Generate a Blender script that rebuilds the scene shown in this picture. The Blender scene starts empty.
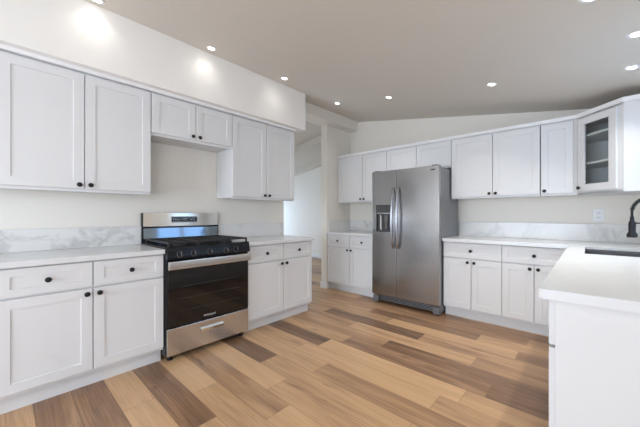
import bpy, bmesh, math, random
from mathutils import Vector, Matrix
R = math.radians
SC = bpy.context.scene
COL = SC.collection
random.seed(4)

# ------------------------------------------------------------------ camera
cam_d = bpy.data.cameras.new('camera')
cam = bpy.data.objects.new('camera', cam_d)
COL.objects.link(cam)
cam.location = (3.150, -4.111, 1.1896)
cam.rotation_euler = (R(90), 0, 0.7309)
cam_d.sensor_width = 36
cam_d.lens = 292.48 * 36 / 640
cam_d.shift_x = (320 - 327.63) / 640
cam_d.shift_y = (214.77 - 213.5) / 640
cam_d.clip_start = 0.02
SC.camera = cam

# ------------------------------------------------------------------ sky, exposure, daylight
SC.view_settings.view_transform = 'Standard'
SC.view_settings.look = 'None'
SC.view_settings.gamma = 1
SC.view_settings.use_curve_mapping = False
SC.view_settings.exposure = 0.27
W = bpy.data.worlds.new('sky')
SC.world = W
W.use_nodes = True
_n = W.node_tree.nodes
_bg = _n['Background']
_bg.inputs['Color'].default_value = (0.46, 0.68, 1.0, 1)
_bg.inputs['Strength'].default_value = 2.9


def daylight(name, loc, rot, sx, sy, power, color):
    d = bpy.data.lights.new(name, 'AREA')
    d.shape = 'RECTANGLE'
    d.size, d.size_y = sx, sy
    d.energy = power
    d.color = color
    o = bpy.data.objects.new(name, d)
    COL.objects.link(o)
    o.location = loc
    o.rotation_euler = rot
    return o


COOL = (0.97, 0.97, 0.985)
# just outside the sliding door, the side window and the hall window
daylight('daylight_sliding_door', (1.8, -7.55, 1.35), (R(72), 0, 0), 2.6, 2.0, 118, (0.95, 0.97, 1.0))
daylight('daylight_side_window', (3.93, -5.5, 1.45), (R(90), 0, R(90)), 1.7, 1.1, 26, COOL)
daylight('stub_wall_fill', (-4.80, -2.6, 1.1), (R(74), 0, R(-90)), 1.9, 1.4, 42, (0.9, 0.95, 1.0))  # added fill to brighten the stub wall, from a made-up window
daylight('daylight_hall_window', (-4.80, .62, 1.1), (R(74), 0, R(-90)), 1.75, 1.4, 27, (0.72, 0.86, 1.0))
LAMP_W = 2.7
LAMP_COLOR = (1.0, 0.95, 0.87)


# ------------------------------------------------------------------ materials
def mat(name, color, rough=0.5, metal=0.0, spec=0.5, coat=0.0, emit=None, estr=0.0):
    m = bpy.data.materials.new(name)
    m.use_nodes = True
    b = m.node_tree.nodes['Principled BSDF']
    b.inputs['Base Color'].default_value = (*color, 1)
    b.inputs['Roughness'].default_value = rough
    b.inputs['Metallic'].default_value = metal
    b.inputs['Specular IOR Level'].default_value = spec
    b.inputs['Coat Weight'].default_value = coat
    if emit:
        b.inputs['Emission Color'].default_value = (*emit, 1)
        b.inputs['Emission Strength'].default_value = estr
    return m


def nodes_of(m):
    return m.node_tree.nodes, m.node_tree.links, m.node_tree.nodes['Principled BSDF']


def add_bump(m, scale, strength, dist=0.002, stretch=(1, 1, 1)):
    n, l, b = nodes_of(m)
    tc = n.new('ShaderNodeTexCoord')
    mp = n.new('ShaderNodeMapping')
    mp.inputs['Scale'].default_value = stretch
    nz = n.new('ShaderNodeTexNoise')
    nz.inputs['Scale'].default_value = scale
    nz.inputs['Detail'].default_value = 3
    bp = n.new('ShaderNodeBump')
    bp.inputs['Strength'].default_value = strength
    bp.inputs['Distance'].default_value = dist
    l.new(tc.outputs['Object'], mp.inputs['Vector'])
    l.new(mp.outputs['Vector'], nz.inputs['Vector'])
    l.new(nz.outputs['Fac'], bp.inputs['Height'])
    l.new(bp.outputs['Normal'], b.inputs['Normal'])
    return nz


def brushed(name, color, rough, stretch, amount=0.12):
    m = mat(name, color, rough, 1.0)
    n, l, b = nodes_of(m)
    nz = add_bump(m, 60, 0.012, 0.001, stretch)
    mr = n.new('ShaderNodeMapRange')
    mr.inputs['To Min'].default_value = rough - amount / 2
    mr.inputs['To Max'].default_value = rough + amount / 2
    l.new(nz.outputs['Fac'], mr.inputs['Value'])
    l.new(mr.outputs['Result'], b.inputs['Roughness'])
    return m


def glass(name, tint, mixf):
    m = bpy.data.materials.new(name)
    m.use_nodes = True
    n, l = m.node_tree.nodes, m.node_tree.links
    n.remove(n['Principled BSDF'])
    out = n['Material Output']
    t = n.new('ShaderNodeBsdfTransparent')
    t.inputs['Color'].default_value = (*tint, 1)
    g = n.new('ShaderNodeBsdfGlossy')
    g.inputs['Roughness'].default_value = 0.02
    lw = n.new('ShaderNodeLayerWeight')
    pw = n.new('ShaderNodeMath'); pw.operation = 'POWER'; pw.inputs[1].default_value = 5
    fr = n.new('ShaderNodeMath'); fr.operation = 'MULTIPLY_ADD'; fr.inputs[1].default_value = .7; fr.inputs[2].default_value = mixf
    l.new(lw.outputs['Facing'], pw.inputs[0]); l.new(pw.outputs[0], fr.inputs[0])
    mx = n.new('ShaderNodeMixShader')
    l.new(fr.outputs[0], mx.inputs['Fac'])
    l.new(t.outputs['BSDF'], mx.inputs[1])
    l.new(g.outputs['BSDF'], mx.inputs[2])
    l.new(mx.outputs['Shader'], out.inputs['Surface'])
    return m


def marble(name, base, vein, amount, scale):
    m = mat(name, base, 0.22, 0, 0.5)
    n, l, b = nodes_of(m)
    tc = n.new('ShaderNodeTexCoord')
    warp = n.new('ShaderNodeTexNoise')
    warp.inputs['Scale'].default_value = 1.7
    warp.inputs['Detail'].default_value = 5
    mixv = n.new('ShaderNodeMixRGB')
    mixv.blend_type = 'ADD'
    mixv.inputs['Fac'].default_value = 0.75
    l.new(tc.outputs['Object'], warp.inputs['Vector'])
    l.new(tc.outputs['Object'], mixv.inputs['Color1'])
    l.new(warp.outputs['Color'], mixv.inputs['Color2'])
    v = n.new('ShaderNodeTexNoise')
    v.inputs['Scale'].default_value = scale
    v.inputs['Detail'].default_value = 6
    v.inputs['Roughness'].default_value = 0.6
    l.new(mixv.outputs['Color'], v.inputs['Vector'])
    r = n.new('ShaderNodeValToRGB')
    e = r.color_ramp.elements
    e[0].position, e[0].color = 0.455, (0, 0, 0, 1)
    e[1].position, e[1].color = 0.545, (0, 0, 0, 1)
    c = r.color_ramp.elements.new(0.50)
    c.color = (1, 1, 1, 1)
    l.new(v.outputs['Fac'], r.inputs['Fac'])
    mask = n.new('ShaderNodeTexNoise')
    mask.inputs['Scale'].default_value = 0.9
    mr = n.new('ShaderNodeMapRange')
    mr.inputs['From Min'].default_value = 0.40
    mr.inputs['From Max'].default_value = 0.60
    mr.inputs['To Max'].default_value = amount
    l.new(tc.outputs['Object'], mask.inputs['Vector'])
    l.new(mask.outputs['Fac'], mr.inputs['Value'])
    mul = n.new('ShaderNodeMath')
    mul.operation = 'MULTIPLY'
    l.new(r.outputs['Color'], mul.inputs[0])
    l.new(mr.outputs['Result'], mul.inputs[1])
    mx = n.new('ShaderNodeMixRGB')
    mx.inputs['Color1'].default_value = (*base, 1)
    mx.inputs['Color2'].default_value = (*vein, 1)
    l.new(mul.outputs['Value'], mx.inputs['Fac'])
    l.new(mx.outputs['Color'], b.inputs['Base Color'])
    return m


def wood_floor():
    m = mat('oak_plank_vinyl', (0.4, 0.27, 0.17), 0.36)
    n, l, b = nodes_of(m)
    tone = n.new('ShaderNodeAttribute'); tone.attribute_name = 'tone'
    seed = n.new('ShaderNodeAttribute'); seed.attribute_name = 'seed'
    tc = n.new('ShaderNodeTexCoord')
    off = n.new('ShaderNodeCombineXYZ')
    mulx = n.new('ShaderNodeMath'); mulx.operation = 'MULTIPLY'; mulx.inputs[1].default_value = 37.0
    l.new(seed.outputs['Fac'], mulx.inputs[0])
    l.new(mulx.outputs[0], off.inputs['X']); l.new(mulx.outputs[0], off.inputs['Z'])
    add = n.new('ShaderNodeVectorMath'); add.operation = 'ADD'
    l.new(tc.outputs['Object'], add.inputs[0]); l.new(off.outputs['Vector'], add.inputs[1])

    def noise(sc, scale, detail=4, dist=0.0):
        mp = n.new('ShaderNodeMapping'); mp.inputs['Scale'].default_value = sc
        nz = n.new('ShaderNodeTexNoise'); nz.inputs['Scale'].default_value = scale
        nz.inputs['Detail'].default_value = detail; nz.inputs['Distortion'].default_value = dist
        l.new(add.outputs['Vector'], mp.inputs['Vector']); l.new(mp.outputs['Vector'], nz.inputs['Vector'])
        return nz
    broad = noise((0.9, 7, 1), 1.6, 4, 0.8)      # wide streaks along the plank
    fine = noise((1.6, 85, 1), 1.7, 5, 0.3)           # fine grain
    knot = noise((2.4, 9, 1), 1.0, 2, 0.4)       # dark knots
    # tone + streaks -> ramp
    m1 = n.new('ShaderNodeMapRange'); m1.inputs['From Min'].default_value = 0.3; m1.inputs['From Max'].default_value = 0.7
    m1.inputs['To Min'].default_value = -0.13; m1.inputs['To Max'].default_value = 0.13
    l.new(broad.outputs['Fac'], m1.inputs['Value'])
    m2 = n.new('ShaderNodeMapRange'); m2.inputs['From Min'].default_value = 0.3; m2.inputs['From Max'].default_value = 0.7
    m2.inputs['To Min'].default_value = -0.11; m2.inputs['To Max'].default_value = 0.11
    l.new(fine.outputs['Fac'], m2.inputs['Value'])
    m3 = n.new('ShaderNodeMapRange'); m3.inputs['From Min'].default_value = 0.68; m3.inputs['From Max'].default_value = 0.80
    m3.inputs['To Min'].default_value = 0.0; m3.inputs['To Max'].default_value = -0.40
    l.new(knot.outputs['Fac'], m3.inputs['Value'])
    prev = tone.outputs['Fac']
    for q in (m1, m2, m3):
        a = n.new('ShaderNodeMath'); a.operation = 'ADD'
        l.new(prev, a.inputs[0]); l.new(q.outputs['Result'], a.inputs[1]); prev = a.outputs[0]
    ramp = n.new('ShaderNodeValToRGB')
    e = ramp.color_ramp.elements
    e[0].position, e[0].color = 0.0, (0.085, 0.048, 0.029, 1)
    e[1].position, e[1].color = 1.0, (0.70, 0.455, 0.250, 1)
    x = e.new(0.35); x.color = (0.30, 0.170, 0.095, 1)
    x = e.new(0.65); x.color = (0.57, 0.352, 0.190, 1)
    l.new(prev, ramp.inputs['Fac'])
    # seams from the plank's own UV (metres)
    uv = n.new('ShaderNodeUVMap'); uv.uv_map = 'UVMap'
    sep = n.new('ShaderNodeSeparateXYZ'); l.new(uv.outputs['UV'], sep.inputs['Vector'])
    lt = n.new('ShaderNodeMath'); lt.operation = 'LESS_THAN'; lt.inputs[1].default_value = 0.0022
    l.new(sep.outputs['Y'], lt.inputs[0])
    lt2 = n.new('ShaderNodeMath'); lt2.operation = 'LESS_THAN'; lt2.inputs[1].default_value = 0.002
    l.new(sep.outputs['X'], lt2.inputs[0])
    mxm = n.new('ShaderNodeMath'); mxm.operation = 'MAXIMUM'
    l.new(lt.outputs[0], mxm.inputs[0]); l.new(lt2.outputs[0], mxm.inputs[1])
    sc = n.new('ShaderNodeMath'); sc.operation = 'MULTIPLY'; sc.inputs[1].default_value = 0.65
    l.new(mxm.outputs[0], sc.inputs[0])
    mx = n.new('ShaderNodeMixRGB'); mx.inputs['Color2'].default_value = (0.07, 0.045, 0.03, 1)
    l.new(sc.outputs[0], mx.inputs['Fac']); l.new(ramp.outputs['Color'], mx.inputs['Color1'])
    l.new(mx.outputs['Color'], b.inputs['Base Color'])
    bp = n.new('ShaderNodeBump'); bp.inputs['Strength'].default_value = 0.12; bp.inputs['Distance'].default_value = 0.001
    l.new(fine.outputs['Fac'], bp.inputs['Height']); l.new(bp.outputs['Normal'], b.inputs['Normal'])
    return m


M = {}
M['cabinet'] = mat('white_cabinet_lacquer', (0.735, 0.738, 0.74), 0.38)
M['cabinet_in'] = mat('cabinet_interior', (0.62, 0.62, 0.62), 0.5)
M['wall'] = mat('warm_white_wall_paint', (0.84, 0.805, 0.735), 0.6)
add_bump(M['wall'], 140, 0.05)
M['ceiling'] = mat('shaded_white_ceiling', (0.69, 0.645, 0.575), 0.6)  # white ceiling with its weaker light put into a darker base colour
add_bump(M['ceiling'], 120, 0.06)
M['soffit'] = mat('lamp_brightened_soffit', (0.89, 0.87, 0.83), 0.6)  # paler than the walls, the glow of the nearby lamps put into the colour
M['trim'] = mat('white_trim_paint', (0.84, 0.84, 0.84), 0.35)
M['quartz'] = marble('white_quartz', (0.745, 0.755, 0.765), (0.58, 0.61, 0.60), 0.25, 1.1)
M['splash'] = marble('veined_white_quartz', (0.80, 0.795, 0.78), (0.46, 0.46, 0.45), 0.6, 1.2)
M['black'] = mat('matte_black_metal', (0.010, 0.010, 0.012), 0.45, 0.0, 0.35)
M['enamel'] = mat('black_enamel', (0.008, 0.008, 0.010), 0.15, 0, 0.3)
M['iron'] = mat('cast_iron', (0.022, 0.022, 0.025), 0.55)
M['oven_glass'] = mat('black_oven_glass', (0.008, 0.007, 0.007), 0.03, 0, 0.5)
M['steel_h'] = brushed('brushed_stainless', (0.62, 0.60, 0.58), 0.26, (1, 1, 40))
M['steel_b'] = brushed('polished_stainless', (0.74, 0.72, 0.69), 0.16, (1, 1, 40), 0.06)
M['fridge'] = brushed('grey_stainless', (0.375, 0.368, 0.362), 0.22, (12, 12, 1), 0.06)
M['fridge_side'] = mat('grey_painted_steel', (0.23, 0.235, 0.245), 0.42, 0.4)
add_bump(M['fridge_side'], 300, 0.1)
M['fridge_dark'] = mat('dark_grey_plastic', (0.06, 0.062, 0.066), 0.35)
M['fridge_grey'] = mat('grey_plastic', (0.15, 0.15, 0.155), 0.4)
M['chrome'] = mat('bright_handle_steel', (0.40, 0.40, 0.42), 0.24, 1.0)
M['plastic'] = mat('white_plastic', (0.83, 0.84, 0.85), 0.35)
M['slot'] = mat('dark_slot', (0.05, 0.05, 0.05), 0.6)
M['dark_steel'] = mat('polished_dark_steel', (0.20, 0.25, 0.31), 0.07, 1.0)
M['sink'] = brushed('sink_stainless', (0.13, 0.13, 0.14), 0.40, (1, 30, 1))
M['display'] = mat('black_display', (0.012, 0.013, 0.018), 0.1)
M['mark'] = mat('printed_pale_grey', (0.62, 0.64, 0.66), 0.5)
M['lamp'] = mat('lit_lamp_diffuser', (0.9, 0.9, 0.9), 0.5, emit=(1.0, 0.95, 0.86), estr=14)
M['window_glass'] = glass('clear_window_glass', (0.985, 0.99, 0.995), .04)
M['cab_glass'] = glass('grey_cabinet_glass', (0.93, 0.95, 0.95), .03)
M['floor'] = wood_floor()


# ------------------------------------------------------------------ mesh helpers
class MB:
    def __init__(self):
        self.bm = bmesh.new()

    def _add(self, verts, faces):
        vs = [self.bm.verts.new(v) for v in verts]
        fs = []
        for f in faces:
            try:
                fs.append(self.bm.faces.new([vs[i] for i in f]))
            except ValueError:
                pass
        return vs, fs

    def box(self, x0, x1, y0, y1, z0, z1, bev=0.0, seg=1):
        x0, x1 = sorted((x0, x1)); y0, y1 = sorted((y0, y1)); z0, z1 = sorted((z0, z1))
        vs, fs = self._add([(x0, y0, z0), (x1, y0, z0), (x1, y1, z0), (x0, y1, z0), (x0, y0, z1), (x1, y0, z1), (x1, y1, z1), (x0, y1, z1)],
                           [(0, 3, 2, 1), (4, 5, 6, 7), (0, 1, 5, 4), (1, 2, 6, 5), (2, 3, 7, 6), (3, 0, 4, 7)])
        if bev > 0:
            es = {e for f in fs for e in f.edges}
            bmesh.ops.bevel(self.bm, geom=list(es), offset=bev, segments=seg, affect='EDGES', profile=0.5)
        return self

    def prism(self, poly, z0, z1):
        """poly: list of (x, y) counter-clockwise"""
        n = len(poly)
        self._add([(x, y, z0) for x, y in poly] + [(x, y, z1) for x, y in poly],
                  [tuple(range(n - 1, -1, -1)), tuple(range(n, 2 * n))] + [(i, (i + 1) % n, n + (i + 1) % n, n + i) for i in range(n)])
        return self

    def extrude_y(self, poly, y0, y1):
        """poly: list of (x, z); extruded along y"""
        n = len(poly)
        self._add([(x, y0, z) for x, z in poly] + [(x, y1, z) for x, z in poly],
                  [tuple(range(n)), tuple(range(2 * n - 1, n - 1, -1))] + [(i, n + i, n + (i + 1) % n, (i + 1) % n) for i in range(n)])
        bmesh.ops.recalc_face_normals(self.bm, faces=self.bm.faces[:])
        return self

    def lathe(self, prof, center, axis, seg=24):
        """prof: (r, t) along the axis from the centre"""
        axis = Vector(axis).normalized()
        u = axis.orthogonal().normalized()
        v = axis.cross(u)
        c = Vector(center)
        rings = []
        for r, t in prof:
            if r < 1e-6:
                rings.append([self.bm.verts.new(c + axis * t)])
            else:
                rings.append([self.bm.verts.new(c + axis * t + (u * math.cos(a) + v * math.sin(a)) * r) for a in [2 * math.pi * i / seg for i in range(seg)]])
        for a, b in zip(rings, rings[1:]):
            for i in range(seg):
                j = (i + 1) % seg
                if len(a) == 1 and len(b) == 1:
                    continue
                if len(a) == 1:
                    f = [a[0], b[i], b[j]]
                elif len(b) == 1:
                    f = [a[i], a[j], b[0]]
                else:
                    f = [a[i], a[j], b[j], b[i]]
                self.bm.faces.new(f).smooth = True
        for rg, flip in ((rings[0], True), (rings[-1], False)):
            if len(rg) > 1:
                self.bm.faces.new(rg[::-1] if flip else rg)
        bmesh.ops.recalc_face_normals(self.bm, faces=self.bm.faces[:])
        return self

    def cyl(self, p0, p1, r, seg=20):
        p0, p1 = Vector(p0), Vector(p1)
        return self.lathe([(r, 0), (r, (p1 - p0).length)], p0, p1 - p0, seg)

    def tube(self, path, r, seg=10, scale=None):
        """round tube through points; scale optionally flattens: (a, b)"""
        P = [Vector(p) for p in path]
        rings = []
        up = None
        for i, p in enumerate(P):
            t = (P[min(i + 1, len(P) - 1)] - P[max(i - 1, 0)]).normalized()
            if up is None:
                up = t.orthogonal().normalized()
            up = (up - t * up.dot(t)).normalized()
            w = t.cross(up)
            a, b = scale or (1, 1)
            rings.append([self.bm.verts.new(p + (up * math.cos(k) * a + w * math.sin(k) * b) * r) for k in [2 * math.pi * j / seg for j in range(seg)]])
        for a, b in zip(rings, rings[1:]):
            for j in range(seg):
                k = (j + 1) % seg
                self.bm.faces.new([a[j], a[k], b[k], b[j]]).smooth = True
        self.bm.faces.new(rings[0][::-1]); self.bm.faces.new(rings[-1])
        bmesh.ops.recalc_face_normals(self.bm, faces=self.bm.faces[:])
        return self

    def shaker(self, x0, x1, z0, z1, stile=0.058, rail=None, depth=0.02, recess=0.006, hole=False):
        """a framed shaker front whose face is the plane y = 0 and whose back is y = depth"""
        rail = rail or stile
        c = 0.0018
        def ring(ix, iz, y):
            return [self.bm.verts.new(v) for v in ((x0 + ix, y, z0 + iz), (x1 - ix, y, z0 + iz), (x1 - ix, y, z1 - iz), (x0 + ix, y, z1 - iz))]
        L = [ring(0, 0, depth), ring(0, 0, c), ring(c, c, 0), ring(stile, rail, 0), ring(stile + 0.0015, rail + 0.0015, recess)]
        if hole:
            L.append(ring(stile + 0.0015, rail + 0.0015, depth))
        for a, b in zip(L, L[1:]):
            for i in range(4):
                j = (i + 1) % 4
                self.bm.faces.new([a[i], a[j], b[j], b[i]])
        if hole:
            a, b = L[-1], L[0]
            for i in range(4):
                j = (i + 1) % 4
                self.bm.faces.new([a[i], a[j], b[j], b[i]])
        else:
            self.bm.faces.new(L[-1])
            self.bm.faces.new(L[0][::-1])
        bmesh.ops.recalc_face_normals(self.bm, faces=self.bm.faces[:])
        return self

    def slab(self, xs, ys, filled, z0, z1):
        """a plate made of grid cells; only outer faces are made"""
        def ok(i, j):
            return 0 <= i < len(xs) - 1 and 0 <= j < len(ys) - 1 and filled(i, j)
        cache = {}
        def v(i, j, z):
            k = (i, j, z)
            if k not in cache:
                cache[k] = self.bm.verts.new((xs[i], ys[j], z))
            return cache[k]
        for i in range(len(xs) - 1):
            for j in range(len(ys) - 1):
                if not ok(i, j):
                    continue
                self.bm.faces.new([v(i, j, z1), v(i + 1, j, z1), v(i + 1, j + 1, z1), v(i, j + 1, z1)])
                self.bm.faces.new([v(i, j + 1, z0), v(i + 1, j + 1, z0), v(i + 1, j, z0), v(i, j, z0)])
                for (a, b), (di, dj) in ((((i, j), (i + 1, j)), (0, -1)), (((i + 1, j), (i + 1, j + 1)), (1, 0)),
                                         (((i + 1, j + 1), (i, j + 1)), (0, 1)), (((i, j + 1), (i, j)), (-1, 0))):
                    if not ok(i + di, j + dj):
                        self.bm.faces.new([v(*a, z0), v(*b, z0), v(*b, z1), v(*a, z1)])
        return self

    def build(self, name, material, parent=None, loc=None, bevel=0.0):
        me = bpy.data.meshes.new(name)
        curved = any(f.smooth for f in self.bm.faces)
        self.bm.to_mesh(me)
        self.bm.free()
        if curved:
            me.set_sharp_from_angle(angle=R(35))
        me.materials.append(material)
        o = bpy.data.objects.new(name, me)
        COL.objects.link(o)
        if parent is not None:
            o.parent = parent
        if loc:
            o.location = loc
        if bevel:
            b = o.modifiers.new('soft_edges', 'BEVEL')
            b.width = bevel; b.segments = 2; b.limit_method = 'ANGLE'; b.angle_limit = R(40)
        return o


def tag(o, label, cat, group=None):
    o['label'] = label
    o['category'] = cat
    if group:
        o['group'] = group
    return o


def thing(name, label, cat, loc=(0, 0, 0), rz=0.0, group=None):
    o = bpy.data.objects.new(name, None)
    o.empty_display_size = 0.1
    COL.objects.link(o)
    o.location = loc
    o.rotation_euler = (0, 0, rz)
    return tag(o, label, cat, group)


def struct(name, mb, m, **kw):
    o = mb.build(name, m, **kw)
    o['kind'] = 'structure'
    return o


def box(*a, **k):
    return MB().box(*a, **k)


def words(name, text, size, m, parent, loc, rot, extrude=0.0006):
    cu = bpy.data.curves.new(name, 'FONT')
    cu.body = text
    cu.size = size
    cu.align_x = 'CENTER'; cu.align_y = 'CENTER'
    cu.extrude = extrude
    tmp = bpy.data.objects.new(name, cu)
    COL.objects.link(tmp)
    dg = bpy.context.evaluated_depsgraph_get()
    me = bpy.data.meshes.new_from_object(tmp.evaluated_get(dg))
    bpy.data.objects.remove(tmp)
    me.materials.clear(); me.materials.append(m)
    o = bpy.data.objects.new(name, me)
    COL.objects.link(o)
    o.parent = parent
    o.location = loc
    o.rotation_euler = rot
    return o


# ================================================================== THE SETTING
XC = 3.684            # wall behind the sink
CEIL0, CEILM = 2.817, -0.165
def ceil_z(x):
    return CEIL0 + CEILM * x
YB = -7.2            # wall behind the camera
OPEN = -1.508        # end of the range wall

# --- floor of planks (rows run along x; joints and tones read from the photo)
ROW = 0.1795; ROW0 = -0.93; PL = 1.22
D, MD, MI, ML, LI = 0.14, 0.36, 0.54, 0.68, 0.84
known = {  # row: (a joint's x, {plank number from that joint: tone})
    0: (2.346, {-2: .50, -1: .27, 0: .58}), 1: (2.69, {-2: .5, -1: .66, 0: .36}), 2: (1.925, {-2: .52, -1: .17, 0: .50}),
    3: (2.45, {-2: .45, -1: .62, 0: .44}), 4: (1.742, {-2: .5, -1: .50, 0: .24}), 5: (2.64, {-2: .56, -1: .37, 0: .22}),
    6: (1.308, {-1: .18, 0: .78, 1: .60}), 7: (2.416, {-2: .60, -1: .74, 0: .60}), 8: (1.59, {-1: .66, 0: .48}),
    9: (1.175, {-1: .20, 0: .62, 1: .6}), 10: (1.51, {-1: .80, 0: .62}), 11: (1.75, {-1: .46, 0: .78}),
    12: (1.18, {-1: .82, 0: .62, 1: .7}), 13: (1.51, {-1: .26, 0: .60}), 14: (1.05, {-1: .66, 0: .66}),
    15: (1.62, {-1: .30, 0: .4}), 16: (1.20, {-1: .34, 0: .5}), 17: (0.9, {-1: .56, 0: .45}), -1: (1.5, {-1: .46, 0: .42, 1: .5})}
fb = bmesh.new()
f_tone = fb.faces.layers.float.new('tone'); f_seed = fb.faces.layers.float.new('seed')
f_uv = fb.loops.layers.uv.new('UVMap')
FX0, FX1 = -4.6, XC
for r in range(-16, 36):
    y1 = ROW0 - ROW * r
    y0 = y1 - ROW
    if y0 < YB - 0.2:
        y0 = YB - 0.2
    if y1 <= y0:
        continue
    jx, tones = known.get(r, (random.uniform(0, PL), {}))
    k = math.floor((FX0 - jx) / PL)
    while jx + k * PL < FX1:
        a, b = max(FX0, jx + k * PL), min(FX1, jx + (k + 1) * PL)
        if b > a:
            f = fb.faces.new([fb.verts.new((x, y, 0)) for x, y in ((a, y0), (b, y0), (b, y1), (a, y1))])
            f[f_tone] = tones.get(k, random.choice((.3, .42, .5, .56, .62, .7, .78)))
            f[f_seed] = random.random() * 3
            for lp, uvc in zip(f.loops, ((0, 0), (b - a, 0), (b - a, y1 - y0), (0, y1 - y0))):
                lp[f_uv].uv = uvc
        k += 1
# the subfloor edge gives the floor its thickness
q = [fb.verts.new(v) for v in ((FX0, YB - .2, -.04), (FX1, YB - .2, -.04), (FX1, 1.95, -.04), (FX0, 1.95, -.04))]
fb.faces.new(q[::-1])
me = bpy.data.meshes.new('floor'); fb.to_mesh(me); fb.free()
me.materials.append(M['floor'])
floor = bpy.data.objects.new('floor', me); COL.objects.link(floor); floor['kind'] = 'structure'

# --- walls
struct('wall_range', box(-.12, 0, YB, OPEN, 0, 3.02), M['wall'])
struct('wall_fridge', MB().extrude_y([(-.12, 0), (XC, 0), (XC, ceil_z(XC) + .03), (0, CEIL0 + .03), (-.12, 3.02)], 0, .12), M['wall'])
struct('wall_stub', box(-.12, 0.0, -.62, -.0005, 0, 2.70), M['wall'])
# sink wall with the two window holes
WS = (-1.95, -.86, 1.09, 2.0)
WB_ = (-6.4, -4.6, .9, 2.0)
w = MB()
TOPC = ceil_z(XC) + .02
ys = [YB, WB_[0], WB_[1], WS[0], WS[1], .12]
w.box(XC, XC + .14, ys[0], ys[1], 0, TOPC); w.box(XC, XC + .14, ys[2], ys[3], 0, TOPC); w.box(XC, XC + .14, ys[4], ys[5], 0, TOPC)
for (a, b, lo, hi) in (WB_, WS):
    w.box(XC, XC + .14, a, b, 0, lo); w.box(XC, XC + .14, a, b, hi, TOPC)
struct('wall_sink', w, M['wall'])
# wall behind the camera with the sliding door hole
DX = (.5, 3.1)
w = MB()
w.box(-.12, DX[0], YB - .14, YB, 0, 3.02); w.box(DX[1], XC + .14, YB - .14, YB, 0, 3.02); w.box(DX[0], DX[1], YB - .14, YB, 2.1, 3.02)
struct('wall_back', w, M['wall'])
# kitchen ceiling (slopes down towards the sink wall)
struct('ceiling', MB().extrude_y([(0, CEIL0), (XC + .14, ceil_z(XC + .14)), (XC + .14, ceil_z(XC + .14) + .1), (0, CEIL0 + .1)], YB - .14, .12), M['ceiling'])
# soffit over the range wall cabinets
struct('wall_soffit', box(0.0005, .416, YB, -1.491, 2.279, ceil_z(.416) + .02), M['soffit'])
# header beam over the hallway opening
struct('trim_1', box(-.12, .163, -1.4905, -.0006, 2.636, CEIL0), M['wall'])
# hallway
def hall_z(x):
    return 3.04 + .166 * x
struct('wall_hall_end', MB().extrude_y([(-4.6, 0), (-.12, 0), (-.12, 3.04), (-4.6, hall_z(-4.6))], 1.73, 1.85), M['wall'])
struct('wall_hall_side', box(-.12, -.02, .1205, 1.73, 0, 3.04), M['wall'])
w = MB()
HW = (-.3, 1.55, .2, 1.75)
HW_ADDED = (-3.6, -1.6, .2, 1.75)  # made-up second opening, lets fill light reach the stub wall
w.box(-4.74, -4.6, -4.2, HW_ADDED[0], 0, 2.4); w.box(-4.74, -4.6, HW_ADDED[1], HW[0], 0, 2.4); w.box(-4.74, -4.6, HW[1], 1.85, 0, 2.4)
for h in (HW, HW_ADDED):
    w.box(-4.74, -4.6, h[0], h[1], 0, h[2]); w.box(-4.74, -4.6, h[0], h[1], h[3], 2.4)
struct('wall_hall_window', w, M['wall'])
struct('wall_hall_near', box(-4.6, -.12, -4.3, -4.2, 0, 3.04), M['wall'])
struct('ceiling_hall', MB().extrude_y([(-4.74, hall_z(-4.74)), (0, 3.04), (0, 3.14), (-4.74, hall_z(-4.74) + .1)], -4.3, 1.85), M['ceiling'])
for i, yb in enumerate((1.60, .36, -.9)):
    struct('ceiling_beam', MB().extrude_y([(-4.6, hall_z(-4.6) - .14), (-.1205, hall_z(-.1205) - .14), (-.1205, hall_z(-.1205) - .0005), (-4.6, hall_z(-4.6) - .0005)], yb, yb + .12), M['ceiling'])


def window(name, plane, fixed, a0, a1, z0, z1, mullions, thick=.05):
    """a framed window; plane 'x' stands at x = fixed and runs along y, 'y' at y = fixed along x"""
    def bx(mb, a, b, lo, hi, d0, d1):
        return mb.box(fixed + d0, fixed + d1, a, b, lo, hi, .003) if plane == 'x' else mb.box(a, b, fixed + d0, fixed + d1, lo, hi, .003)
    f = MB()
    bx(f, a0, a1, z0, z0 + .05, 0, thick); bx(f, a0, a1, z1 - .05, z1, 0, thick)
    bx(f, a0, a0 + .05, z0 + .05, z1 - .05, 0, thick); bx(f, a1 - .05, a1, z0 + .05, z1 - .05, 0, thick)
    for mpos in mullions:
        bx(f, mpos - .03, mpos + .03, z0 + .05, z1 - .05, 0, thick)
    fr = struct(name, f, M['trim'])
    g = MB()
    bx(g, a0 + .05, a1 - .05, z0 + .05, z1 - .05, thick * .45, thick * .55)
    g.build('window_pane', M['window_glass'], fr)
    return fr


window('window_1', 'x', XC + .06, WS[0], WS[1], WS[2], WS[3], [-1.405])
window('window_2', 'x', XC + .06, WB_[0], WB_[1], WB_[2], WB_[3], [-5.5])
window('window_3', 'x', -4.70, HW[0], HW[1], HW[2], HW[3], [.62])
window('added_window', 'x', -4.70, HW_ADDED[0], HW_ADDED[1], HW_ADDED[2], HW_ADDED[3], [-2.6])  # added window, unseen, only there for the stub wall's light
window('door_1', 'y', YB - .10, DX[0], DX[1], 0.001, 2.1, [1.8])
# baseboards
struct('baseboard_stub', MB().box(-.134, .0, -.634, -.6205, 0, .105, .003).box(-.134, -.1205, -.62, .0, 0, .105, .003), M['trim'])
struct('baseboard_hall', box(-4.6, -.135, 1.716, 1.7295, 0, .09, .003), M['trim'])
struct('baseboard_back', box(.0, DX[0], YB + .0005, YB + .014, 0, .09, .003), M['trim'])
struct('baseboard_sink', box(XC - .014, XC - .0005, YB + .02, -2.78, 0, .09, .003), M['trim'])

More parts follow.
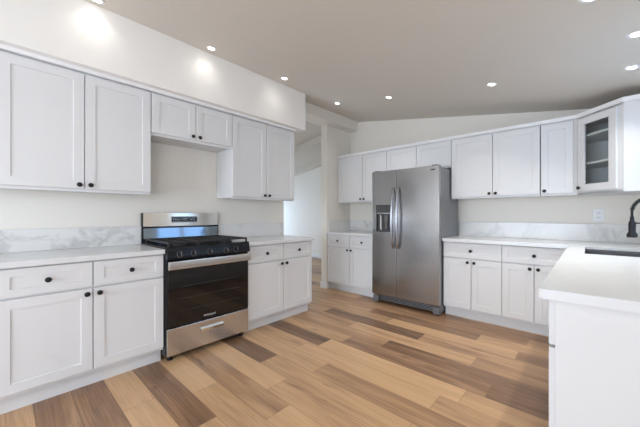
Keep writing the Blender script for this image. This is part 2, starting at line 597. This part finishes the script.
# ================================================================== CABINETS
XD, XU = .6105, .338
TOE = .072


def knob(parent, x, z):
    MB().lathe([(.006, 0), (.006, .010), (.0105, .013), (.0160, .018), (.0168, .023), (.0135, .0275), (.006, .030), (0, .0305)], (x, 0, z), (0, -1, 0), 20).build('knob', M['black'], parent)


def carcass(mb, w, y0, y1, z0, z1, t=.018):
    """hollow box, open to the front where the face frame goes"""
    mb.box(0, t, y0, y1, z0, z1).box(w - t, w, y0, y1, z0, z1)
    mb.box(t, w - t, y0, y1, z0, z0 + t)
    mb.box(t, w - t, y1 - t, y1, z0 + t, z1)
    return mb


def face_frame(mb, w, z0, z1, rails=(), stiles=(), y0=.021, y1=.039, e=.035):
    mb.box(.0005, e, y0, y1, z0, z1).box(w - e, w - .0005, y0, y1, z0, z1)
    mb.box(e, w - e, y0, y1, z0, z0 + .04).box(e, w - e, y0, y1, z1 - .04, z1)
    for r in rails:
        mb.box(e, w - e, y0, y1, r - .022, r + .022)
    for s in stiles:
        mb.box(s - .02, s + .02, y0 + .0004, y1 - .0004, z0 + .04, z1 - .04)
    return mb


Z0B, ZG, ZTB = .128, .693, .868     # door bottom, drawer/door gap, drawer top


def base_cabinet(label, loc, rz, w, depth, cols, drawers, knobs, group='base cabinets', pulls=True):
    """cols: door boundaries; drawers: drawer boundaries; knobs: 'l' or 'r' for each door"""
    t = thing('base_cabinet', label, 'cabinet', loc, rz, group)
    zt = .877
    c = carcass(MB(), w, .039, depth, .105, zt)
    c.build('carcass', M['cabinet'], t)
    face_frame(MB(), w, .105, zt, [ZG], cols[1:-1]).build('face_frame', M['cabinet'], t)
    MB().box(0, w, TOE, TOE + .018, 0, .1048).build('toe_kick', M['cabinet'], t)
    for i, (a, b) in enumerate(zip(drawers, drawers[1:])):
        d = MB().shaker(a + .003, b - .003, ZG + .006, ZTB, .058, .048).build('drawer', M['cabinet'], t)
        if pulls:
            knob(d, (a + b) / 2, (ZG + ZTB) / 2 + .003)
    for i, (a, b) in enumerate(zip(cols, cols[1:])):
        d = MB().shaker(a + .003, b - .003, Z0B, ZG - .006, .060).build('door', M['cabinet'], t)
        if knobs[i]:
            knob(d, (b - .034) if knobs[i] == 'r' else (a + .034), ZG - .040)
    return t


def wall_cabinet(label, loc, rz, w, depth, z0, z1, cols, knobs, cap=.022, group='wall cabinets', door_lo=.022, door_hi=.015, knob_up=.046):
    t = thing('wall_cabinet', label, 'cabinet', (loc[0], loc[1], z0), rz, group)
    h = z1 - z0
    c = carcass(MB(), w, .039, depth, .012, h)
    c.box(.018, w - .018, .039, depth - .018, h - .018, h)
    c.build('carcass', M['cabinet'], t)
    face_frame(MB(), w, 0, h, (), cols[1:-1]).build('face_frame', M['cabinet'], t)
    for i, (a, b) in enumerate(zip(cols, cols[1:])):
        d = MB().shaker(a + .003, b - .003, door_lo, h - door_hi, .060).build('door', M['cabinet'], t)
        if knobs[i]:
            knob(d, (b - .033) if knobs[i] == 'r' else (a + .033), door_lo + knob_up - .018)
    return t


P2 = math.pi / 2
# --- range wall, local x runs towards the fridge wall
Y_L0, Y_L1 = -4.140, -3.242
base_cabinet('white two-drawer two-door base cabinet under the longest backsplash, beside the range', (XD, Y_L0, 0), P2, Y_L1 - Y_L0, XD - .003, [0, .450, .898], [0, .450, .898], 'rl')
base_cabinet('white base cabinet standing next along from the long one beside the range', (XD, Y_L0 - .914, 0), P2, .913, XD - .003, [0, .457, .913], [0, .457, .913], 'rl')
Y_R0, Y_R1 = -2.474, -1.566
base_cabinet('white base cabinet between the range and the hallway opening, two drawers over two doors', (XD, Y_R0, 0), P2, Y_R1 - Y_R0, XD - .003, [0, .462, .908], [0, .462, .908], 'rl')
ZUA, ZTA = 1.362, 2.2535
wall_cabinet('tall white two-door wall cabinet beside the range, above the long veined backsplash', (XU, -4.135, 0), P2, .884, XU - .003, ZUA, ZTA, [0, .441, .884], 'rl')
wall_cabinet('white wall cabinet hung next along from the tall one beside the range', (XU, -5.049, 0), P2, .913, XU - .003, ZUA, ZTA, [0, .457, .913], 'rl')
wall_cabinet('short white two-door wall cabinet hung high over the range', (XU, -3.248, 0), P2, .765, XU - .003, 1.882, ZTA, [0, .383, .765], 'rl')
wall_cabinet('tall white two-door wall cabinet between the range and the hallway opening', (XU, -2.482, 0), P2, .875, XU - .003, ZUA, ZTA, [0, .438, .875], 'rl')
# --- fridge wall, local x = world x
base_cabinet('white base cabinet between the hallway stub wall and the refrigerator', (.002, -XD, 0), 0, .912, XD - .003, [0, .4536, .912], [0, .4536, .912], 'rl')
base_cabinet('white base cabinet with one drawer over two doors, touching the refrigerator', (1.855, -XD, 0), 0, .608, XD - .003, [0, .307, .608], [0, .608], 'rl')
base_cabinet('white base cabinet with one drawer over two doors, running in behind the peninsula', (2.4635, -XD, 0), 0, .562, XD - .003, [0, .278, .558], [0, .558], 'rl')
ZUB, ZTB2 = 1.386, 2.134
wall_cabinet('white two-door wall cabinet between the hallway stub wall and the refrigerator', (.003, -XU, 0), 0, .925, XU - .003, ZUB, ZTB2, [0, .498, .925], 'rl')
wall_cabinet('short white two-door wall cabinet directly above the refrigerator', (.9285, -XU, 0), 0, .924, XU - .003, 1.787, ZTB2, [0, .462, .924], ['', ''])
wall_cabinet('white two-door wall cabinet above the counter beside the refrigerator', (1.853, -XU, 0), 0, .908, XU - .003, ZUB, ZTB2, [0, .463, .908], 'rl')
wall_cabinet('narrow single-door white wall cabinet beside the glass-door corner cabinet', (2.7655, -XU, 0), 0, .294, XU - .003, ZUB, ZTB2, [0, .265], 'l')
# --- peninsula / sink run, local x runs towards the camera (world -y)
XF = 3.033
base_cabinet('white peninsula base cabinet below the sink, drawer fronts facing the range', (XF, -.35, 0), -P2, 1.07, XC - XF - .004, [.32, .695, 1.07], [.32, .695, 1.07], 'rl')
base_cabinet('narrow white peninsula base cabinet between the sink cabinet and the end cabinet', (XF, -1.4205, 0), -P2, .2795, XC - XF - .004, [0, .2795], [0, .2795], 'l')
pen = base_cabinet('white end cabinet of the peninsula with a broad flat end panel', (XF, -1.7005, 0), -P2, 1.02, XC - XF - .004, [0, .51, 1.02], [0, .51, 1.02], ['', ''], pulls=False)
MB().box(1.0205, 1.038, .021, XC - XF - .004, .0, .8765, .001).build('end_panel', M['cabinet'], pen)

# --- corner cabinet with the glass door
A0 = Vector((3.0605, -XU)); A1 = Vector((3.360, -XU - .2995))
DL = (A1 - A0).length
cc = thing('corner_wall_cabinet', 'white diagonal corner wall cabinet with a glass door and shelves', 'cabinet', (3.0605, -XU, ZUB), 0)
def loc2(p):
    return (p[0] - 3.0605, p[1] + XU)
H = ZTB2 - ZUB
poly = [(3.0605, -.003), (3.0605, -XU), (3.360, -XU - .2995), (XC - .003, -XU - .2995), (XC - .003, -.003)]
pl = [loc2(p) for p in poly]
c = MB()
c.prism(pl, 0, .018)
c.prism(pl, H - .018, H)
c.box(pl[0][0], pl[0][0] + .016, pl[1][1] + .002, pl[0][1], .018, H - .018)
c.box(pl[2][0] + .002, pl[3][0], pl[2][1], pl[2][1] + .016, .018, H - .018)
c.box(pl[0][0] + .016, pl[4][0], pl[0][1] - .01, pl[0][1], .018, H - .018)
c.box(pl[4][0] - .01, pl[4][0], pl[2][1] + .016, pl[4][1] - .01, .018, H - .018)
c.build('carcass', M['cabinet'], cc)
inner = [(pl[0][0] + .017, pl[0][1] - .011), (pl[1][0] + .017, pl[1][1] + .03), (pl[2][0] - .02, pl[2][1] + .045), (pl[3][0] - .011, pl[2][1] + .017), (pl[3][0] - .011, pl[0][1] - .011)]
for zs in (.285, .555):
    MB().prism(inner, zs, zs + .019).build('shelf', M['cabinet'], cc)
# diagonal face frame, door, glass and knob in the rotated frame of the diagonal
dg_e = bpy.data.objects.new('door_frame', None)
def diag(o):
    o.rotation_euler = (0, 0, -math.pi / 4)
    return o
ff = MB()
ff.box(0.0, .05, .0, .018, .0, H).box(DL - .065, DL, .0, .018, .0, H).box(.05, DL - .065, .0, .018, 0, .045).box(.05, DL - .065, .0, .018, H - .045, H)
diag(ff.build('face_frame', M['cabinet'], cc))
bpy.data.objects.remove(dg_e)
dr = MB().shaker(0.022, .380, .030, H - .022, .062, .062, .02, .008, hole=True).build('glass_door', M['cabinet'], cc)
dr.rotation_euler = (0, 0, -math.pi / 4)
dr.location = (-.0205 * math.sin(math.pi / 4), -.0205 * math.cos(math.pi / 4), 0)
box(0.080, .322, .011, .015, .088, H - .080).build('glass_pane', M['cab_glass'], dr)
knob(dr, .022 + .025, .062)

# --- crown mouldings
def crown_prof(d):
    return d
crA = MB()
crA.extrude_y([(XU - .018, ZTA + .001), (XU + .012, ZTA + .001), (XU + .016, ZTA + .012), (XU + .022, 2.2785), (XU - .018, 2.2785)], -5.07, -1.592)
crA.box(.003, XU - .018, -1.6065, -1.592, ZTA + .001, 2.2785)
tag(crA.build('crown_molding', M['trim']), 'thin white crown strip between the range wall cabinets and the soffit', 'molding', 'crown moldings')
zc0, zc1 = ZTB2 + .001, 2.170
crB = MB()
pth = [(.003, -XU), (3.0605, -XU), (3.360, -XU - .2995), (XC - .003, -XU - .2995)]
def offset_path(p, d):
    out = []
    for i in range(len(p)):
        ns = []
        for a, b in ((i - 1, i), (i, i + 1)):
            if a < 0 or b >= len(p):
                continue
            v = Vector((p[b][0] - p[a][0], p[b][1] - p[a][1])).normalized()
            ns.append(Vector((v.y, -v.x)))
        if len(ns) == 1:
            n = ns[0]
        else:
            n = (ns[0] + ns[1]).normalized()
            n = n / n.dot(ns[0])
        out.append((p[i][0] + n.x * d, p[i][1] + n.y * d))
    return out
prof = [(-.02, zc0), (.006, zc0), (.010, zc0 + .01), (.020, zc1 - .006), (.020, zc1), (-.02, zc1)]
rings = []
for d, z in prof:
    rings.append([crB.bm.verts.new((x, y, z)) for x, y in offset_path(pth, d)])
for i in range(len(rings)):
    a, b = rings[i], rings[(i + 1) % len(rings)]
    for j in range(len(pth) - 1):
        crB.bm.faces.new([a[j], a[j + 1], b[j + 1], b[j]])
crB.bm.faces.new([r[0] for r in rings]); crB.bm.faces.new([r[-1] for r in rings][::-1])
bmesh.ops.recalc_face_normals(crB.bm, faces=crB.bm.faces[:])
tag(crB.build('crown_molding', M['trim']), 'white crown strip along the top of the fridge wall cabinets, bending at the corner', 'molding', 'crown moldings')

# ================================================================== WORKTOPS, BACKSPLASHES
CT0, CT1 = .8785, .914
XCT = .6389
tag(box(.0015, XCT, -5.07, -3.2415, CT0, CT1, .003, 2).build('worktop', M['quartz']), 'white quartz worktop on the long base cabinet beside the range', 'countertop', 'worktops')
tag(box(.0015, XCT, -2.4765, -1.556, CT0, CT1, .003, 2).build('worktop', M['quartz']), 'white quartz worktop between the range and the hallway opening', 'countertop', 'worktops')
tag(box(.0015, .915, -XCT, -.0015, CT0, CT1, .003, 2).build('worktop', M['quartz']), 'small white quartz worktop between the hallway stub wall and the refrigerator', 'countertop', 'worktops')
SX0, SX1, SY0, SY1 = 3.122, 3.522, -1.345, -.725
xs = [1.852, 3.008, SX0, SX1, XC - .0015]
ys = [-2.7677, SY0, SY1, -XCT, -.0015]
def filled(i, j):
    if i == 0:
        return j == 3
    return not (i == 2 and j == 1)
wt = MB().slab(xs, ys, filled, CT1 - .02, CT1)
# the built-up front edge, twice as thick as the slab
wt.slab([1.852, 3.008, 3.030, XC - .0015], [-2.7677, -2.745, -.6389, -.617], lambda i, j: (i == 0 and j == 2) or (i == 1) or (i == 2 and j == 0), CT0, CT1 - .02)
tag(wt.build('worktop', M['quartz']), 'large L-shaped white quartz worktop with the sink cut into it', 'countertop', 'worktops')
BS = 1.083
BG = 'backsplashes'
tag(box(.001, .021, -5.07, -3.2375, CT1 + .0005, BS, .0015).build('backsplash', M['splash']), 'long veined white quartz backsplash on the near side of the range', 'backsplash', BG)
tag(box(.001, .021, -2.4725, -1.53, CT1 + .0005, BS, .0015).build('backsplash', M['splash']), 'veined white quartz backsplash between the range and the hallway opening', 'backsplash', BG)
tag(MB().slab([.001, .021, .915], [-.60, -.021, -.001], lambda i, j: not (i == 1 and j == 0), CT1 + .0005, BS + .01).build('backsplash', M['splash'], bevel=.0015), 'veined white quartz backsplash behind the small worktop beside the refrigerator', 'backsplash', BG)
tag(box(1.851, XC - .023, -.021, -.001, CT1 + .0005, 1.095, .0015).build('backsplash', M['splash']), 'long white quartz backsplash below the wall outlet', 'backsplash', BG)
tag(box(XC - .021, XC - .001, -2.76, -.0015, CT1 + .0005, 1.085, .0015).build('backsplash', M['splash']), 'white quartz backsplash behind the faucet below the sink window', 'backsplash', BG)

# ================================================================== RANGE
RY0, RY1 = -3.2375, -2.483
RW = RY1 - RY0
rg = thing('gas_range', 'stainless steel and black freestanding gas range with five knobs', 'range', (-.021, RY0, 0), 0)
# local: x out of the wall, y along the wall from RY0
box(.03, .645, 0, RW, .05, .915, .003).build('body', M['enamel'], rg)
for fx, fy in ((.60, .05), (.60, RW - .05), (.08, .05), (.08, RW - .05)):
    MB().lathe([(.014, .03), (.014, .012), (.022, .010), (.022, 0)][::-1], (fx, fy, 0), (0, 0, 1), 16).cyl((fx, fy, .02), (fx, fy, .052), .009).build('foot', M['black'], rg)
# lower drawer
dw = box(.6455, .668, .006, RW - .006, .052, .268, .004, 2).build('drawer', M['steel_h'], rg)
hp = MB()
yc0, yc1 = RW / 2 - .105, RW / 2 + .105
hp.extrude_y([(.668, .178), (.684, .182), (.688, .205), (.684, .211), (.668, .212)], yc0, yc1)
hp.build('drawer_pull', M['steel_b'], dw)
# oven door
dd = box(.6455, .664, .004, RW - .004, .276, .822, .004, 2).build('oven_door', M['enamel'], rg)
box(.6642, .668, .012, RW - .012, .280, .745, .0015).build('door_glass', M['oven_glass'], dd)
wn = MB()
for zr in (.40, .50, .60):
    wn.cyl((.6684, .10, zr), (.6684, RW - .10, zr), .0012, 8)
wn.build('rack_lines', mat('rack_seen_in_glass', (.05, .045, .04), .3), dd)
hb = MB()
hb.extrude_y([(.690, .750), (.706, .748), (.711, .752), (.7125, .782), (.711, .812), (.706, .816), (.690, .814)], .006, RW - .006)
hb.build('oven_handle', M['steel_b'], dd, bevel=.003)
for a in (.012, RW - .034):
    box(.664, .6915, a, a + .022, .765, .800).build('handle_bracket', M['steel_h'], dd)
words('logo', 'Whirlpool', .026, M['mark'], dd, (.6686, RW / 2 - .02, .312), (R(90), 0, R(90)), .0003)
# control panel, sloping
cp = MB().extrude_y([(.6455, .826), (.690, .830), (.690, .850), (.672, .926), (.6455, .926)], .0, RW)
cp = cp.build('control_panel', M['enamel'], rg, bevel=.003)
ang = math.atan2(.018, .076)
nrm = Vector((math.cos(ang), 0, math.sin(ang)))
for ky in (.098, .210, .353, .504, .606):
    base = Vector((.6866, ky, .866))
    k = MB().lathe([(.024, 0), (.024, .005), (.019, .008), (.0175, .026), (.015, .029), (0, .029)], base, nrm, 24).build('burner_knob', M['enamel'], rg)
    side = Vector((0, 1, 0)); upv = nrm.cross(side)
    g = MB()
    g.tube([base + nrm * .0295 - upv * .014, base + nrm * .0295 + upv * .014], .0032, 8)
    g.build('knob_grip', M['fridge_grey'], k)
    rr = MB(); 
    rr.lathe([(.0244, .0052), (.0254, .0052), (.0254, .0002), (.0244, .0002)], base, nrm, 24)
    rr.build('knob_ring', M['fridge_grey'], k)
# cooktop
ct = box(.085, .672, .0, RW, .9155, .928, .003, 2).build('cooktop', M['enamel'], rg)
for bx, by, br in ((.24, .16, .036), (.52, .16, .046), (.38, RW / 2, .05), (.24, RW - .16, .036), (.52, RW - .16, .046)):
    b = MB().lathe([(br + .012, 0), (br + .012, .006), (br, .010), (br, .018)], (bx, by, .928), (0, 0, 1), 24).build('burner', M['iron'], ct)
    MB().lathe([(br - .004, .0182), (br - .004, .024), (br - .010, .026), (0, .026)], (bx, by, .928), (0, 0, 1), 24).build('burner_cap', M['iron'], b)
for i in range(3):
    a, b = .012 + i * (RW - .024) / 3 + .002, .012 + (i + 1) * (RW - .024) / 3 - .002
    g = MB()
    for xx in (.105, .655):
        g.box(xx - .006, xx + .006, a, b, .953, .967, .002)
    for yy in (a + .006, b - .006):
        g.box(.105, .655, yy - .006, yy + .006, .9531, .9671, .002)
    mid = (a + b) / 2
    g.box(.105, .655, mid - .005, mid + .005, .954, .9672, .002)
    for xx in (.20, .285, .38, .475, .56):
        g.box(xx - .005, xx + .005, a, b, .954, .9673, .002)
    for xx in (.105, .655):
        for yy in (a + .008, b - .008):
            g.box(xx - .007, xx + .007, yy - .007, yy + .007, .928, .954)
    g.build('grate', M['iron'], rg)
# backguard
bgd = MB().extrude_y([(.022, .916), (.062, .916), (.050, 1.205), (.022, 1.208)], .0, RW).build('backguard', M['enamel'], rg, bevel=.002)
st = MB()
n = 12
# face plate gently bowed along the range
poly_f = []
for i in range(n + 1):
    t = i / n
    yy = .010 + t * (RW - .020)
    poly_f.append((.066 + .022 * (1 - (2 * t - 1) ** 2), yy))
pts = [(.045, .010)] + poly_f + [(.045, RW - .010)]
st.prism(pts, 1.078, 1.206)
bmesh.ops.recalc_face_normals(st.bm, faces=st.bm.faces[:])
plate = st.build('backguard_plate', M['steel_b'], rg)
plate.data.set_sharp_from_angle(angle=R(35))
low = MB().extrude_y([(.052, .929), (.074, .929), (.0648, 1.060), (.052, 1.060)], .012, RW - .012).build('vent_panel', M['dark_steel'], rg)
dp = box(.080, .0905, RW / 2 - .128, RW / 2 + .128, 1.113, 1.172, .002).build('display', M['display'], rg)
dg = MB()
random.seed(9)
for row in range(3):
    yy = -.115
    while yy < .110:
        wd = random.choice((.006, .010, .014))
        if not (row == 1 and -.03 < yy < .03):
            dg.box(.0905, .0909, RW / 2 + yy, RW / 2 + yy + wd, 1.121 + row * .017, 1.125 + row * .017)
        yy += wd + random.choice((.006, .010))
for k in range(4):   # clock digits
    yy = RW / 2 - .022 + k * .012
    dg.box(.0905, .0909, yy, yy + .007, 1.134, 1.136).box(.0905, .0909, yy, yy + .007, 1.150, 1.152).box(.0905, .0909, yy + .0055, yy + .007, 1.136, 1.150)
dg.build('display_markings', M['mark'], dp)

# ================================================================== REFRIGERATOR
FX, FW, FF = .921, .925, -.712
fr = thing('refrigerator', 'grey stainless side-by-side refrigerator with an ice and water dispenser', 'refrigerator', (FX, 0, 0), 0)
FT = 1.771
box(.004, FW - .004, -.645, -.05, .028, FT - .012, .004, 2).build('body', M['fridge_side'], fr)
SPL = .372
dF0, dF1 = FF, -.652
# freezer door with the dispenser opening
DX0, DX1, DZ0, DZ1 = .070, .292, .962, 1.322
def door_slab(x0, x1, hole=None):
    m = MB()
    zlo, zhi = .118, FT
    if hole is None:
        m.box(x0, x1, dF0, dF1, zlo, zhi, .004, 2)
    else:
        hx0, hx1, hz0, hz1 = hole
        m.box(x0, x1, dF0 + .045, dF1, zlo, zhi)
        # front ring: frame round the opening
        def ring(xa, xb, za, zb, y):
            return [m.bm.verts.new(v) for v in ((xa, y, za), (xb, y, za), (xb, y, zb), (xa, y, zb))]
        L = [ring(x0, x1, zlo, zhi, dF0 + .0449), ring(x0, x1, zlo, zhi, dF0 + .004), ring(x0 + .0012, x1 - .0012, zlo + .0012, zhi - .0012, dF0 + .0012),
             ring(x0 + .004, x1 - .004, zlo + .004, zhi - .004, dF0), ring(hx0, hx1, hz0, hz1, dF0), ring(hx0 + .002, hx1 - .002, hz0 + .002, hz1 - .002, dF0 + .0449)]
        for a, b in zip(L, L[1:]):
            for i in range(4):
                j = (i + 1) % 4
                m.bm.faces.new([a[i], a[j], b[j], b[i]])
        m.bm.normal_update()
    return m
fd = door_slab(.002, SPL - .003, (DX0, DX1, DZ0, DZ1)).build('freezer_door', M['fridge'], fr)
rd = door_slab(SPL + .003, FW - .002).build('fresh_food_door', M['fridge'], fr)
# dispenser
dsp = box(DX0 + .003, DX1 - .003, dF0 + .004, dF0 + .043, 1.222, DZ1 - .003, .003).build('dispenser_panel', M['fridge_dark'], fd)
box(DX0 + .003, DX1 - .003, dF0 + .001, dF0 + .043, 1.200, 1.221, .003).build('dispenser_trim', M['chrome'], fd)
box(DX0 + .003, DX1 - .003, dF0 + .040, dF0 + .0445, DZ0 + .003, 1.199).build('dispenser_recess', M['fridge_dark'], fd)
MB().extrude_y([(DX0 + .052, 1.0), (DX0 + .066, .985), (DX0 + .066, 1.17), (DX0 + .052, 1.19)], dF0 + .012, dF0 + .03).build('water_paddle', M['plastic'], fd)
MB().box(DX0 + .115, DX0 + .165, dF0 + .012, dF0 + .03, 1.09, 1.19, .004).box(DX0 + .125, DX0 + .155, dF0 + .015, dF0 + .03, 1.00, 1.09, .003).build('ice_paddle', M['fridge_grey'], fd)
box(DX0 + .004, DX1 - .004, dF0 - .004, dF0 + .042, DZ0 + .002, DZ0 + .016, .003).build('drip_tray', M['fridge_dark'], fd)
# handles: long bowed bars, each with its two standoffs
def handle(parent, x, bend):
    path = []
    for i in range(25):
        t = i / 24
        z = .765 + t * (1.525 - .765)
        s = math.sin(math.pi * t)
        path.append((x + bend * (1 - s) * .012, dF0 - .016 - .050 * min(1.0, s ** .55), z))
    path = [(path[0][0], dF0 + .002, path[0][2])] + path + [(path[-1][0], dF0 + .002, path[-1][2])]
    return MB().tube(path, .0155, 12).build('handle', M['chrome'], parent)
handle(fd, SPL - .036, 0)
handle(rd, SPL + .036, 0)
# badge: a small dark raised oval nameplate with no legible writing
bdg = MB().lathe([(.021, 0), (.021, .0012), (.019, .002), (0, .002)], (0, 0, 0), (0, -1, 0), 28)
bo = bdg.build('badge', M['fridge_dark'], rd, loc=(FW - .075, dF0 + .0002, FT - .045))
bo.scale = (1.6, 1, .36)
for a, b in ((.02, .10), (FW - .10, FW - .02)):
    box(a, b, dF0 + .02, dF1 + .05, FT - .0115, FT + .014, .004).build('hinge_cover', M['fridge_grey'], fr)
gl = MB().box(.03, FW - .03, -.640, -.60, .028, .112)
for zz in (.045, .062, .079, .096):
    gl.box(.06, FW - .06, -.648, -.640, zz - .004, zz + .004)
gl.build('base_grille', M['black'], fr)
box(SPL - .0025, SPL + .0025, dF0 + .012, dF1, .12, FT - .002).build('door_gap_strip', M['black'], fr)  # black strip added to darken the gap between the two doors
for a, b in ((.006, .085), (FW - .085, FW - .006)):
    box(a, b, -.695, -.60, .012, .100, .006, 2).build('roller_cover', M['fridge_grey'], fr)
for x in (.05, FW - .05):
    for y in (-.63, -.1):
        MB().cyl((x, y, 0), (x, y, .03), .018, 16).build('foot', M['black'], fr)

# ================================================================== SINK, FAUCET, OUTLET
sk = thing('sink', 'undermount stainless steel sink set in the L-shaped worktop', 'sink', ((SX0 + SX1) / 2, (SY0 + SY1) / 2, CT1 - .0222), 0)
hx, hy, dp_ = (SX1 - SX0) / 2 + .004, (SY1 - SY0) / 2 + .004, .20
bs = MB()
def rr_ring(ax, ay, r, z, k=6):
    out = []
    for cx, cy, a0 in ((ax - r, ay - r, 0), (-ax + r, ay - r, 90), (-ax + r, -ay + r, 180), (ax - r, -ay + r, 270)):
        for i in range(k + 1):
            a = R(a0 + 90 * i / k)
            out.append(bs.bm.verts.new((cx + r * math.cos(a), cy + r * math.sin(a), z)))
    return out
L = [rr_ring(hx + .02, hy + .02, .03, 0), rr_ring(hx, hy, .015, 0), rr_ring(hx - .002, hy - .002, .015, -.01), rr_ring(hx - .008, hy - .008, .02, -dp_ + .02),
     rr_ring(hx - .028, hy - .028, .02, -dp_)]
for a, b in zip(L, L[1:]):
    for i in range(len(a)):
        j = (i + 1) % len(a)
        bs.bm.faces.new([a[i], a[j], b[j], b[i]])
bs.bm.faces.new(L[-1])
bmesh.ops.recalc_face_normals(bs.bm, faces=bs.bm.faces[:])
bo = bs.build('basin', M['sink'], sk)
sm = bo.modifiers.new('sheet', 'SOLIDIFY'); sm.thickness = .0015; sm.offset = -1
MB().lathe([(.045, -dp_ + .0005), (.045, -dp_ + .004), (.036, -dp_ + .004), (.030, -dp_ + .002), (0, -dp_ + .002)], (0, 0, 0), (0, 0, 1), 24).build('drain', M['chrome'], sk)

FXB, FYB = 3.602, -1.03
fa = thing('faucet', 'matte black spring pull-down faucet behind the sink', 'faucet', (FXB, FYB, CT1), 0)
MB().lathe([(.028, 0), (.028, .006), (.022, .012), (.020, .10), (.014, .104)], (0, 0, 0), (0, 0, 1), 24).build('base', M['black'], fa)
MB().cyl((0, 0, .10), (0, 0, .30), .011).build('post', M['black'], fa)
reach = -(FXB - 3.380)
arc = [(0, 0, .28)]
for i in range(21):
    a = math.pi * i / 20
    arc.append((reach / 2 * (1 - math.cos(a)) * 1.0, 0, .30 + .105 * math.sin(a)))
arc.append((reach, 0, .262))
MB().tube(arc, .0075, 10).build('hose', M['black'], fa)
# spring coil round the hose
sp = []
NT = 34
for i in range(NT * 10):
    t = i / (NT * 10 - 1) * .93
    f = t * (len(arc) - 1)
    k = min(int(f), len(arc) - 2)
    p = Vector(arc[k]).lerp(Vector(arc[k + 1]), f - k)
    tg = (Vector(arc[k + 1]) - Vector(arc[k])).normalized()
    s1 = Vector((0, 1, 0)); s2 = tg.cross(s1)
    a = 2 * math.pi * i / 10
    sp.append(p + (s1 * math.cos(a) + s2 * math.sin(a)) * .0125)
MB().tube(sp, .0024, 6).build('spring', M['black'], fa)
MB().lathe([(.026, .110), (.029, .114), (.029, .134), (.021, .146), (.019, .150), (.020, .205), (.018, .222), (.012, .232), (.0115, .262), (0, .262)], (reach, 0, 0), (0, 0, 1), 24).build('spray_head', M['black'], fa)
MB().tube([(0, 0, .215), (reach + .012, 0, .215)], .005, 10).build('docking_arm', M['black'], fa)
MB().tube([(0, -.02, .07), (0, -.05, .075), (0, -.10, .10)], .006, 10).build('lever', M['black'], fa)

ou = thing('wall_outlet', 'white duplex outlet plate on the wall above the long backsplash', 'outlet', (3.218, 0, 1.185), 0)
box(-.045, .045, -.007, -.0005, -.068, .068, .003, 2).build('cover_plate', M['plastic'], ou)
for zz in (-.024, .024):
    s = box(-.017, .017, -.009, -.007, zz - .017, zz + .017, .002).build('receptacle', M['plastic'], ou)
    MB().box(-.009, -.006, -.0094, -.0089, zz - .006, zz + .006).box(.006, .009, -.0094, -.0089, zz - .006, zz + .006).build('slots', M['slot'], s)

# ================================================================== RECESSED CEILING LIGHTS
tilt = math.atan(-CEILM)
DOWN = Vector((CEILM, 0, -1)).normalized()
LG = 'recessed ceiling lights'
for x, y, lab in ((.514, -3.653, 'round recessed ceiling light by the soffit, over the tall cabinet beside the range'),
                  (.549, -2.816, 'round recessed ceiling light by the soffit, above the gas range'),
                  (.605, -1.996, 'round recessed ceiling light by the end of the soffit, before the hallway beam'),
                  (.564, -1.027, 'round recessed ceiling light beside the hallway header beam'),
                  (1.362, -1.024, 'round recessed ceiling light in front of the refrigerator'),
                  (2.466, -1.05, 'round recessed ceiling light in front of the two-door cabinet beside the refrigerator'),
                  (3.378, -1.053, 'round recessed ceiling light closest to the glass-door corner cabinet'),
                  (3.358, -1.592, 'round recessed ceiling light second out from the glass-door corner cabinet'),
                  (3.151, -2.112, 'round recessed ceiling light above the peninsula end, at the top of the picture')):
    t = thing('recessed_light', lab, 'ceiling light', (x, y, ceil_z(x)), 0, LG)
    MB().lathe([(.028, .0005), (.028, .003), (.038, .0055), (.045, .0045), (.047, .0005)], (0, 0, 0), DOWN, 32).build('trim_ring', M['trim'], t)
    MB().lathe([(.027, .0005), (.027, .0032), (0, .0036)], (0, 0, 0), DOWN, 28).build('diffuser', M['lamp'], t)
    ld = bpy.data.lights.new('lamp_light', 'AREA')
    ld.shape = 'DISK'; ld.size = .056; ld.energy = LAMP_W * (.065 if x < .7 else 1.0); ld.color = LAMP_COLOR; ld.spread = R(112)
    lo = bpy.data.objects.new('lamp_light', ld); COL.objects.link(lo)
    lo.parent = t
    lo.location = DOWN * .006
    lo.rotation_euler = DOWN.to_track_quat('-Z', 'Y').to_euler()
